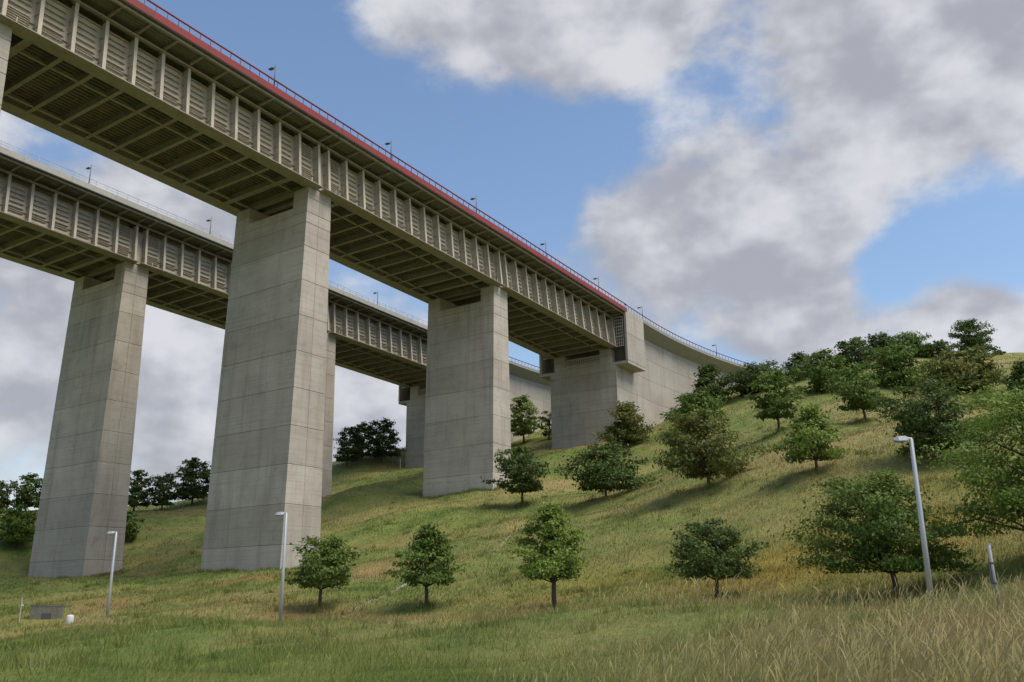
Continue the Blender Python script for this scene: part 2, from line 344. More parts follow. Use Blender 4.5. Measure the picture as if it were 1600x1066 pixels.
def np_mesh(name, verts, faces, mat, attrs=None, smooth=True):
    m = bpy.data.meshes.new(name); k = faces.shape[1]
    m.vertices.add(len(verts)); m.vertices.foreach_set('co', verts.astype(np.float32).ravel())
    m.loops.add(faces.size); m.loops.foreach_set('vertex_index', faces.astype(np.int32).ravel())
    m.polygons.add(len(faces)); m.polygons.foreach_set('loop_start', np.arange(0, faces.size, k, dtype=np.int32))
    if smooth: m.polygons.foreach_set('use_smooth', np.ones(len(faces), bool))
    m.update(calc_edges=True)
    for a, v in (attrs or {}).items():
        m.attributes.new(a, 'FLOAT', 'POINT').data.foreach_set('value', v.astype(np.float32))
    m.materials.append(mat); return m
d_, s_, g_ = fields(fx, fy)
ground = place('ground', np_mesh('ground', np.stack([fx, fy, fz], 1), quads, M['ground'], {'dry': d_, 'soil': s_, 'gold': g_}))
tag(ground, kind='structure')

# ------------------------------------------------------------------ viaducts: alignments
PF = (-41.955193, 62.179021, 47.273852, 0.979358, -0.027709, 0.000171, 0.00002)      # front viaduct
QF = (-71.964604, 83.823613, 46.892444, 0.999855, -0.019916, -0.000144, -0.000022)   # back viaduct
GAP, SPAN, BAY, WID = 1.605, 37.605, 3.0, 14.6
def bpt(X, u):
    px, py, pz, a, g, k, kv = X; th = a + k * u / 2
    return Vector((px + u * math.cos(th), py + u * math.sin(th), pz + g * u + kv * u * u))
def head(X, u): return X[3] + X[5] * u

def make_span(label, fascia_mat, rail_mat, thin):
    e = empty('girder_span'); tag(e, label, 'bridge girder', 'steel girder spans')
    S = M['steel']
    yw = lambda z: 1.0 + 0.117 * z
    b = lambda mb, name, mat, **k: build(mb, name, mat, e, **k)
    # bottom flanges, webs, end diaphragms
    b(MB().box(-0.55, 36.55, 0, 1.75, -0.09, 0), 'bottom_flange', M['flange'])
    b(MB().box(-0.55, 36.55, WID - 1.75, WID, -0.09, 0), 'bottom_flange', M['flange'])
    def web(s):
        f = (lambda y: y) if s > 0 else (lambda y: WID - y)
        def strip(z0, z1, d0, d1):
            return [(-0.78, f(yw(z0) + d0), z0), (36.78, f(yw(z0) + d0), z0), (36.78, f(yw(z0) + d1), z0), (-0.78, f(yw(z0) + d1), z0),
                    (-0.78, f(yw(z1) + d0), z1), (36.78, f(yw(z1) + d0), z1), (36.78, f(yw(z1) + d1), z1), (-0.78, f(yw(z1) + d1), z1)]
        return MB().hexa(strip(0.002, 4.95, 0, .05)).hexa(strip(4.55, 6.3, 1.15, 1.20))     # the web steps back below the deck
    b(web(1), 'web_plate', S); b(web(-1), 'web_plate', S)
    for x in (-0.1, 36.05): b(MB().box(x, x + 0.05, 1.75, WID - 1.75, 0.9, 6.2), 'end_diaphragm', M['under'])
    # outer stiffeners: leaning plate with a flat face bar and three small gussets
    mb = MB()
    mb.hexa([(-.02, 0.10, 0), (.02, 0.10, 0), (.02, yw(0), 0), (-.02, yw(0), 0), (-.02, 0.72, 5.5), (.02, 0.72, 5.5), (.02, yw(5.5), 5.5), (-.02, yw(5.5), 5.5)])
    mb.hexa([(-.17, 0.03, 0.002), (.17, 0.03, 0.002), (.17, 0.09, 0.002), (-.17, 0.09, 0.002), (-.17, 0.66, 5.5), (.17, 0.66, 5.5), (.17, 0.72, 5.5), (-.17, 0.72, 5.5)])
    for z in (0.95, 2.3, 3.65):
        y0, y1 = 0.12 + 0.113 * z, yw(z) - 0.01
        mb.hexa([(-.16, y1 - .15, z), (-.022, y0 + .05, z), (-.022, y1, z), (-.16, y1, z), (-.16, y1 - .15, z + .04), (-.022, y0 + .05, z + .04), (-.022, y1, z + .04), (-.16, y1, z + .04)])
    ms = mb.mesh('stiffener', S)
    for i in range(13): place('stiffener', ms, e, (i * BAY, 0, 0))
    # louvre-like longitudinal ribs on the web
    mb = MB().hexa([(.03, -.25, 0), (2.24, -.25, 0), (2.64, .03, 0), (.03, .03, 0), (.03, -.25, .05), (2.24, -.25, .05), (2.64, .03, .05), (.03, .03, .05)])
    mr_ = mb.mesh('web_rib', S)
    for i in range(12):
        zs = [0.40 + 0.65 * k for k in range(8)]
        if i in (0, 11): zs = [0.75, 1.0, 1.25, 1.5, 1.75, 2.35, 3.0, 3.55, 3.85, 4.15, 4.45, 4.70, 4.92]
        for z in zs: place('web_rib', mr_, e, (i * BAY + 0.02, yw(z), z))
    # head beam, brackets, edge beam, slab and cantilever ribs
    b(MB().box(-0.75, 36.75, 0.50, 0.92, 5.505, 5.72), 'head_beam', M['flange'])
    b(MB().box(-0.75, 36.75, yw(4.95) - .20, yw(4.95) + .06, 4.955, 5.02), 'web_lip', S)
    b(MB().box(-0.75, 36.75, -1.72, -1.48, 6.02, 6.25), 'edge_beam', M['flange'])
    mbk = MB().hexa([(-.10, -1.48, 6.05), (.10, -1.48, 6.05), (.10, 1.5, 5.74), (-.10, 1.5, 5.74), (-.10, -1.48, 6.24), (.10, -1.48, 6.24), (.10, 1.5, 6.24), (-.10, 1.5, 6.24)]).mesh('bracket', M['flange'])
    for i in range(13): place('bracket', mbk, e, (i * BAY, 0, 0))
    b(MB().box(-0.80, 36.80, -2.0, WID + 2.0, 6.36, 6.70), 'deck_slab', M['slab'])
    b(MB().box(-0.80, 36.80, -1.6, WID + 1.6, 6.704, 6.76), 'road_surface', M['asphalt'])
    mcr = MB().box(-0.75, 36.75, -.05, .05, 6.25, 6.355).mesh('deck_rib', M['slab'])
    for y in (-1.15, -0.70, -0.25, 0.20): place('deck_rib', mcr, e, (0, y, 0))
    # fascia panels
    mf = MB().box(0.006, 6.26, -2.14, -2.002, 6.40, 7.18).mesh('fascia_panel', fascia_mat)
    mff = MB().box(0.006, 6.26, WID + 2.002, WID + 2.14, 6.40, 7.18).mesh('fascia_panel', fascia_mat)
    for i in range(6): place('fascia_panel', mf, e, (-0.8 + i * 6.2675, 0, 0)); place('fascia_panel', mff, e, (-0.8 + i * 6.2675, 0, 0))
    b(MB().box(-0.8, 36.8, -2.10, -2.003, 6.30, 6.395), 'recess_shade_strip', M['dark'])  # dark strip standing in for the shaded recess beneath the fascia
    # railing
    rr = 0.035 if thin else 0.095
    for y in (-2.06, WID + 2.06):
        b(MB().tube([(-0.8, y, 7.92), (36.8, y, 7.92)], rr, 8), 'handrail', rail_mat, smooth=True)
        if thin: b(MB().tube([(-0.8, y, 7.55), (36.8, y, 7.55)], 0.022, 6), 'mid_rail', rail_mat)
    mp_ = MB().box(-.025, .025, -.03, .03, 7.17, 7.92).mesh('rail_post', M['galv'] if thin else M['red'])
    n = 24 if thin else 30
    for i in range(n):
        for y in (-2.06, WID + 2.06): place('rail_post', mp_, e, (-0.6 + i * 37.6 / n, y, 0))
    # underside: bottom plate with long ribs, cross beams, two long bearers
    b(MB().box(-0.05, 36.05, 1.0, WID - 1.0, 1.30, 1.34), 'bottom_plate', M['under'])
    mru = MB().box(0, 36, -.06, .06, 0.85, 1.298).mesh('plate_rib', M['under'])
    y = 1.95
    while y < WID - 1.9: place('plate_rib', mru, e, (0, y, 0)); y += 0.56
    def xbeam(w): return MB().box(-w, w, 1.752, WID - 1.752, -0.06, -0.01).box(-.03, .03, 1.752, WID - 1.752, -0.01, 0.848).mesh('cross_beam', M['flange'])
    xa, xb = xbeam(0.19), xbeam(0.36)
    for i in range(13): place('cross_beam', xb if i in (0, 1, 11, 12) else xa, e, (i * BAY, 0, 0))
    mlb = MB().box(0.2, 35.8, -.15, .15, -0.004, 0.05).box(0.2, 35.8, -.02, .02, 0.05, 0.26).mesh('long_bearer', M['flange'])
    for y in (4.0, WID - 2.9): place('long_bearer', mlb, e, (0, y, 0))
    # bearings and inspection fittings near the ends
    for x in (0.35, 35.65):
        for y in (2.1, WID - 2.1): b(MB().box(x - .45, x + .45, y - .4, y + .4, -0.15, -0.091), 'bearing', M['dark'])
    for x in (1.1, 34.9): b(MB().box(x - .05, x + .05, 0.12, 0.20, 0.001, 0.55), 'jacking_plate', S)
    return e
def set_span(e, X, k):
    a, c = bpt(X, k * SPAN), bpt(X, k * SPAN + 36.0); d = c - a
    e.location = a; e.rotation_euler = (0, -math.atan2(d.z, math.hypot(d.x, d.y)), math.atan2(d.y, d.x))
front_labels = {-1: 'steel girder span with red fascia leaving the picture at the top left corner',
                0: 'nearest steel girder span with red fascia, between cropped corner pier and tallest pier',
                1: 'middle steel girder span with red fascia, between the two full front piers',
                2: 'farthest red edged steel girder span, ending at the concrete abutment'}
back_labels = {0: 'tan edged steel girder span entering at the left edge above the leftmost pier',
               1: 'tan edged back girder span passing behind the tallest pier',
               2: 'farthest tan edged girder span seen between the two front piers'}
proto = make_span(front_labels[0], M['red'], M['red'], False); set_span(proto, PF, 0)
for k in (-1, 1, 2):
    c = copy_tree(proto); set_span(c, PF, k); c['label'] = front_labels[k]
proto_b = make_span(back_labels[0], M['tan'], M['galv'], True); set_span(proto_b, QF, 0)
for k in (1, 2):
    c = copy_tree(proto_b); set_span(c, QF, k); c['label'] = back_labels[k]

# ------------------------------------------------------------------ piers
def pier(X, k, label):
    u = k * SPAN - GAP / 2; o = bpt(X, u); a = head(X, u)
    e = empty('bridge_pier', o, (0, 0, a)); tag(e, label, 'bridge pier', 'concrete viaduct piers')
    tcx, n0, n1 = 0.30, 1.1, 13.6
    half = lambda z: 1.80 + 0.0212 * (-z)
    corners = [(t, n) for t in (-3, 3) for n in (n0, n1)]
    base = min(hz(o.x + t * math.cos(a) - n * math.sin(a), o.y + t * math.sin(a) + n * math.cos(a)) for t, n in corners) - o.z - 1.0
    def ring(z, ins, y0, y1, groove):
        h = half(z) - ins; a0, a1 = y0 + ins, y1 - ins; g, d = 0.055, 0.06
        r = [(tcx - h, a0, z)]
        if groove: r += [(tcx - g, a0, z), (tcx, a0 + d, z), (tcx + g, a0, z)]
        r += [(tcx + h, a0, z), (tcx + h, a1, z)]
        if groove: r += [(tcx + g, a1, z), (tcx, a1 - d, z), (tcx - g, a1, z)]
        return r + [(tcx - h, a1, z)]
    def block(z0, z1, y0=n0, y1=n1, groove=True, name='concrete_lift'):
        c = 0.055
        rings = [ring(z0 + .002, c, y0, y1, groove), ring(z0 + c, 0, y0, y1, groove), ring(z1 - c, 0, y0, y1, groove), ring(z1 - .002, c, y0, y1, groove)]
        build(MB().loft(rings), name, M['concrete'], e)
    t_ = -0.05
    for (y0, y1) in ((n0, 3.5), (n1 - 2.4, n1)):
        block(-1.42, t_, y0, y1, True, 'upright'); block(-3.28, -1.42, y0, y1, True, 'upright')
    block(-3.28, -2.25, 3.505, n1 - 2.405, False, 'seat_beam')
    block(-4.58, -3.28); block(-7.46, -4.58)
    z = -7.46
    while z > base:
        block(max(z - 4.145, base), z); z -= 4.145
    return e
pier(PF, 0, 'cropped concrete pier showing only its upper edge at the left picture border')
pier(PF, 1, 'tallest nearest concrete pier standing behind the lamp post and round tree')
pier(PF, 2, 'second concrete pier of the red edged viaduct, at mid slope')
pier(QF, 1, 'leftmost full concrete pier carrying the tan edged viaduct')
pier(QF, 2, 'stained concrete pier almost hidden behind the tallest pier')

# ------------------------------------------------------------------ deck lamps
def make_deck_lamp():
    e = empty('deck_lamp')
    build(MB().tube([(0, 0, 0), (0, 0, 3.42)], [0.08, 0.06], 10), 'pole', M['pole'], e, smooth=True)
    build(MB().box(-.12, .12, -.12, .12, -0.02, 0.04), 'base_plate', M['pole'], e)
    build(MB().tube([(0, 0, 3.02), (0, 0.42, 3.06)], 0.035, 8), 'arm', M['pole'], e)
    h = MB(); h.loft([[(-.17, .36, 3.0), (.17, .36, 3.0), (.17, .95, 3.02), (-.17, .95, 3.02)], [(-.19, .34, 3.08), (.19, .34, 3.08), (.19, .98, 3.10), (-.19, .98, 3.10)], [(-.10, .42, 3.18), (.10, .42, 3.18), (.10, .88, 3.19), (-.10, .88, 3.19)]])
    hd = build(h, 'lamp_head', M['dark'], e)
    build(MB().box(-.14, .14, .42, .90, 2.985, 3.005), 'lens', M['lens'], hd)
    return e
dl = make_deck_lamp(); first = [True]
def deck_lamp(pos, a, label):
    e = dl if first[0] else copy_tree(dl); first[0] = False
    e.location = pos; e.rotation_euler = (0, 0, a); tag(e, label, 'street lamp', 'lamps along the viaduct decks')
def on_deck(X, u, n, z):
    o = bpt(X, u); a = head(X, u); return Vector((o.x - n * math.sin(a), o.y + n * math.cos(a), o.z + z)), a
for u, lab in ((26.9, 'deck lamp above the red fascia nearest the top left corner'), (46.0, 'deck lamp above the red fascia just right of the tallest pier'), (64.4, 'third deck lamp from the left on the red edged viaduct'), (83.6, 'fourth deck lamp on the red edged viaduct, right of the second pier'), (101.6, 'deck lamp on the red fascia just before the abutment')):
    q, a = on_deck(PF, u, -1.80, 6.705); deck_lamp(q, a, lab)
for u, lab in ((26.9, 'deck lamp on the tan viaduct farthest left'), (46.4, 'deck lamp on the tan viaduct just left of the tallest pier'), (65.1, 'deck lamp on the tan viaduct hidden behind the tallest pier'), (83.8, 'deck lamp on the tan viaduct between the two front piers')):
    q, a = on_deck(QF, u, -1.80, 6.705); deck_lamp(q, a, lab)

# ------------------------------------------------------------------ abutments and curved approach walls
def frame_pt(o, a, t, n, z):
    return Vector((o.x + t * math.cos(a) - n * math.sin(a), o.y + t * math.sin(a) + n * math.cos(a), o.z + z))
def curve(t):
    s = max(t - 10.0, 0.0); return -s * s / (2 * 156.0), -s / 156.0          # sideways shift and slope of the curve
def cpt(t, n, z):
    c, d = curve(t); return (t - n * d / math.sqrt(1 + d * d), c + n / math.sqrt(1 + d * d), z - 0.020 * max(t, 0) + 0.00005 * t * t)
def lattice(e, y0, y1, z0, z1, t, rows, cols):
    f = MB(); w = 0.09
    f.box(t, t + .08, y0, y1, z0, z0 + w).box(t, t + .08, y0, y1, z1 - w, z1).box(t + .001, t + .079, y0, y0 + w, z0 + w, z1 - w).box(t + .001, t + .079, y1 - w, y1, z0 + w, z1 - w)
    fr = build(f, 'grille_frame', M['white'], e)
    for i in range(1, cols):
        y = y0 + (y1 - y0) * i / cols; build(MB().box(t + .022, t + .050, y - .035, y + .035, z0 + w, z1 - w), 'grille_bar', M['white'], fr)
    for i in range(1, rows):
        z = z0 + (z1 - z0) * i / rows; ww = 0.06 if (rows % 3 == 0 and i % (rows // 3) == 0) else 0.035
        build(MB().box(t + .052, t + .078, y0 + w, y1 - w, z - ww, z + ww), 'grille_bar', M['white'], fr)
    return fr
def abutment(X, lab_a, lab_w, railmat):
    u = 3 * SPAN - GAP / 2; o = bpt(X, u); a = head(X, u)
    e = empty('abutment', o, (0, 0, a)); tag(e, lab_a, 'abutment', 'concrete abutments')
    C, Wm = M['concrete'], M['wall']
    ch = 0.05
    def blk(t0, t1, n0, n1, z0, z1, mat, name, parent=e):
        def rg(z, i): return [(t0 + i, n0 + i, z), (t1 - i, n0 + i, z), (t1 - i, n1 - i, z), (t0 + i, n1 - i, z)]
        return build(MB().loft([rg(z0 + .002, ch), rg(z0 + ch, 0), rg(z1 - ch, 0), rg(z1 - .002, ch)]), name, mat, parent)
    gmin = min(hz(*frame_pt(o, a, t, n, 0)[:2]) for t in (-.5, 2) for n in (0, 14.4)) - o.z - 1.0
    lev = [-2.9, -4.35, -7.45, -11.5, -15.5, -19.6, -23.7]
    for z1, z0 in zip(lev[:-1], lev[1:]):
        if z1 < gmin: break
        blk(-0.5, 2.5, 0.4, 14.4, max(z0, gmin), z1, C, 'concrete_lift')
    blk(-0.48, 1.2, 1.35, 3.65, -2.9, -1.5, C, 'upright'); blk(-0.48, 1.2, 1.35, 3.65, -1.5, -0.05, C, 'upright')
    blk(-0.48, 1.2, 11.15, 13.45, -2.9, -1.5, C, 'upright'); blk(-0.48, 1.2, 11.15, 13.45, -1.5, -0.05, C, 'upright')
    blk(-0.48, 1.2, 3.66, 11.14, -2.9, -2.25, C, 'seat_beam')
    lattice(e, 3.72, 11.05, -2.20, -0.95, -0.35, 4, 18)
    blk(2.5, 2.9, -1.7, 16.3, -2.9, 6.34, M['slab'], 'back_wall')
    for s in (0, 1):
        m = (lambda n: n) if s == 0 else (lambda n: 14.6 - n)
        def q(t0, t1, n0, n1, z0, z1, mat, name):
            lo, hi = sorted((m(n0), m(n1))); return blk(t0, t1, lo, hi, z0, z1, mat, name)
        q(-0.52, 7.10, -2.10, 0.398, -3.42, -2.86, Wm, 'corbel')
        q(-0.55, 7.15, -2.13, -1.70, -2.855, 2.35, Wm, 'wing_wall'); q(-0.55, 7.15, -2.13, -1.70, 2.35, 6.98, Wm, 'wing_wall')
        lo, hi = sorted((m(0.45), m(-1.35)))
        lattice(e, lo, hi, 0.02, 5.72, -0.40, 9, 4)
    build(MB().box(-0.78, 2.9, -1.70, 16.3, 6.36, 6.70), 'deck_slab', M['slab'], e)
    # retaining walls with cantilevered slab
    w = empty('approach_wall', o, (0, 0, a)); tag(w, lab_w, 'retaining wall', 'curved approach walls')
    ts = [2.505 + 5.64 * i for i in range(12)]
    for side, (nf, nb) in enumerate(((0.42, 1.1), (14.38, 13.7))):
        for t0, t1 in zip(ts[:-1], ts[1:]):
            top = [5.02, 0.95, -3.2, -7.4, -11.5, -15.5, -19.5]
            for z1, z0 in zip(top[:-1], top[1:]):
                g = [hz(*frame_pt(o, a, *cpt(t, nf, 0)[:2], 0)[:2]) - o.z for t in (t0, t1)]
                if cpt(t0, 0, z1)[2] < min(g) - 0.3 and cpt(t1, 0, z1)[2] < min(g) - 0.3: break
                c = 0.035; s = 1 if nb > nf else -1
                R_ = []
                for (dt, dz, dn) in ((c, c, 0.0),):
                    rings = []
                    outer = [(t0 + .003, z0 + .003), (t1 - .003, z0 + .003), (t1 - .003, z1 - .003), (t0 + .003, z1 - .003)]
                    inner = [(t0 + c, z0 + c), (t1 - c, z0 + c), (t1 - c, z1 - c), (t0 + c, z1 - c)]
                    rings = [[cpt(t, nf, z) for t, z in inner], [cpt(t, nf + s * c, z) for t, z in outer], [cpt(t, nb, z) for t, z in outer]]
                    if s < 0: rings = [list(reversed(r)) for r in rings]
                    build(MB().loft(rings), 'wall_panel', Wm, w)
    prof = [(-2.10, 6.44), (0.42, 5.03), (14.38, 5.03), (16.7, 6.44), (16.7, 6.74), (-2.10, 6.74)]
    tt = [2.92 + 1.75 * i for i in range(38)]
    def sweep(pr, ts_): return MB().loft([[cpt(t, n, z) for n, z in pr] for t in ts_])
    build(sweep([(-1.70, 6.44), (0.42, 5.03), (14.38, 5.03), (16.3, 6.44), (16.3, 6.74), (-1.70, 6.74)], [2.91, 5.0, 7.155]), 'deck_slab', M['soffit'], w)
    build(sweep(prof, [7.16 + 1.7 * i for i in range(36)]), 'deck_slab', M['soffit'], w)
    for n0, n1 in ((-2.13, -1.83), (16.43, 16.73)):
        build(sweep([(n0, 6.745), (n1, 6.745), (n1, 7.06), (n0, 7.06)], [7.18 + 1.7 * i for i in range(36)]), 'edge_kerb', M['soffit'], w)
        nn = (n0 + n1) / 2
        build(MB().tube([cpt(t, nn, 7.90) for t in [-0.6 + 1.7 * i for i in range(40)]], 0.085, 8), 'handrail', railmat, w, smooth=True)
        pm = MB().box(-.03, .03, -.03, .03, -0.02, 0.86).mesh('rail_post', M['pole'])
        t = -0.2
        while t < 64:
            c, d = curve(t); place('rail_post', pm, w, cpt(t, nn, 7.05), (0, 0, d)); t += 1.25
    return o, a
oa, aa = abutment(PF, 'front concrete abutment with lattice grilles where the red girder ends', 'curved concrete retaining wall with overhanging slab running up to the hilltop grove', M['red'])
ob, ab = abutment(QF, 'back concrete abutment half hidden behind the second front pier', 'back retaining wall seen in the gap left of the front abutment', M['red'])
for t, lab in ((8.0, 'deck lamp just above the abutment corner'), (40.5, 'last deck lamp, on the curved retaining wall')):
    q = cpt(t, -1.70, 6.75); deck_lamp(frame_pt(oa, aa, *q), aa + curve(t)[1], lab)

# ------------------------------------------------------------------ ground lamps, posts, box, drain channels
def ground_lamp(x, y, h, label, lean=(0, 0)):
    e = empty('lamp_post', (x, y, hz(x, y) - 0.05), (lean[0], lean[1], 0)); tag(e, label, 'lamp post', 'lamp posts along the lower path')
    build(MB().tube([(0, 0, 0), (0, 0, h * 0.5), (0, 0, h - .06), (-.03, 0, h)], [0.105, 0.088, 0.070, 0.05], 14), 'pole', M['galv'], e, smooth=True)
    build(MB().tube([(0, 0, 0), (0, 0, .06)], 0.17, 14), 'base_plate', M['galv'], e)
    build(MB().box(-.006, .006, -.112, -.09, .55, 1.0), 'service_door', M['dark'], e)
    build(MB().tube([(0, 0, h - .04), (-.16, 0, h - .03)], 0.05, 10), 'arm', M['galv'], e)
    hd = MB(); sec = lambda x_, w, z0, z1: [(x_, -w, z0), (x_, w, z0), (x_, w * .75, z1), (x_, -w * .75, z1)]
    hd.loft([sec(-.12, .07, h - .09, h + .02), sec(-.26, .14, h - .12, h + .05), sec(-.50, .15, h - .13, h + .03), sec(-.64, .07, h - .11, h - .06)])
    o = build(hd, 'lamp_head', M['galv'], e)
    build(MB().box(-.58, -.24, -.115, .115, h - .155, h - .128), 'lens', M['lens'], o)
    return e
ground_lamp(14.3, 31.5, 6.25, 'nearest silver lamp post, tilted, in front of the large wide tree', (0.0, 0.016))
ground_lamp(-12.7, 49.5, 6.1, 'silver lamp post in front of the tallest pier')
ground_lamp(-27.2, 61.0, 6.2, 'silver lamp post in front of the leftmost pier')
e = empty('steel_post', (13.95, 26.5, hz(13.95, 26.5) - 0.1)); tag(e, 'short bare grey steel post with clamp bands in the dry grass at right', 'post')
build(MB().tube([(0, 0, 0), (0, 0, 1.98)], 0.050, 12), 'tube', M['post'], e, smooth=True)
build(MB().tube([(0, 0, 1.975), (0, 0, 2.0)], 0.055, 12), 'cap', M['galv'], e)
for z in (0.85, 1.42): build(MB().tube([(0, 0, z), (0, 0, z + .05)], 0.062, 12), 'clamp_band', M['dark'], e)
build(MB().box(-.10, -.065, -.02, .02, .86, 1.45), 'bracket_rod', M['dark'], e)
e = empty('marker_post', (-36.0, 66.5, hz(-36, 66.5) - .05)); tag(e, 'thin grey post with a small white fitting beside the concrete box at lower left', 'post')
build(MB().tube([(0, 0, 0), (0, 0, 1.75)], 0.035, 8), 'tube', M['galv'], e)
build(MB().tube([(.02, 0, 1.20), (.10, 0, 1.20), (.14, 0, 1.14)], [.03, .05, .04], 8), 'fitting', M['white'], e)
e = empty('headwall', (-34.6, 67.6, hz(-34.6, 67.4) - 0.30), (0, 0, 0.10)); tag(e, 'weathered concrete drain headwall sunk in the bank at lower left', 'concrete box')
build(MB().hexa([(-1.2, -.1, -.6), (1.1, -.1, -.6), (1.1, .25, -.6), (-1.2, .25, -.6), (-1.2, -.1, 1.3), (1.1, -.1, 1.25), (1.1, .25, 1.25), (-1.2, .25, 1.3)]), 'front_wall', M['oldcrete'], e)
build(MB().hexa([(-1.2, .255, -.6), (-.9, .255, -.6), (-.9, 2.4, -.2), (-1.2, 2.4, -.2), (-1.2, .255, 1.29), (-.9, .255, 1.29), (-.9, 2.4, 1.28), (-1.2, 2.4, 1.28)]), 'side_wall', M['oldcrete'], e)
build(MB().box(-.35, .35, -.125, -.101, -.3, .75), 'opening_shade_panel', M['dark'], e)  # solid dark panel on the wall face, painting the shade inside the drain mouth
build(MB().box(-1.26, 1.16, -.14, .30, 1.302, 1.38), 'coping', M['oldcrete'], e)
e = empty('bollard', (-31.4, 64.6, hz(-31.4, 64.6) + .06)); tag(e, 'stubby white bollard on the path edge left of the lamp post', 'bollard')
build(MB().tube([(0, 0, -.4), (0, 0, .58), (0, 0, .66)], [.26, .25, .21], 16), 'body', M['white'], e, smooth=True)
build(MB().tube([(0, 0, .655), (0, 0, .70)], [.20, .12], 16), 'cap', M['white'], e)
e = empty('marker_stake', (-23.9, 184.2, hz(-23.9, 184.2) - .2)); tag(e, 'white stake at the foot of the back abutment', 'stake')
build(MB().tube([(0, 0, 0), (0, 0, 2.1)], 0.09, 8), 'shaft', M['white'], e); build(MB().tube([(0, 0, 2.1), (0, 0, 2.2)], [.09, .03], 8), 'tip', M['white'], e)
def channel(pts, label):
    e = empty('drain_channel', (0, 0, 0)); tag(e, label, 'drain channel', 'concrete drain channels on the slope')
    P_ = [Vector((x, y, 0)) for x, y in pts]
    for p0, p1 in zip(P_[:-1], P_[1:]):
        n = max(int((p1 - p0).length / 1.6), 1)
        for i in range(n):
            q0, q1 = p0.lerp(p1, i / n), p0.lerp(p1, (i + .985) / n); d = (q1 - q0).normalized(); s = Vector((-d.y, d.x, 0))
            rings = []
            for q in (q0, q1):
                z = hz(q.x, q.y)
                rings.append([tuple(q + s * w + Vector((0, 0, z + h))) for w, h in ((-.13, -.2), (.13, -.2), (.13, .03), (.09, .03), (.06, -.02), (-.06, -.02), (-.09, .03), (-.13, .03))])
            build(MB().loft(rings), 'channel_segment', M['gutter'], e)
channel([(-7.9, 68.0), (-9.2, 63.5), (-10.9, 57.6)], 'narrow concrete drain channel running down beside the round young tree')
channel([(1.1, 92.3), (-0.4, 84.0), (-1.9, 75.8)], 'narrow concrete drain channel on the slope below the second pier')

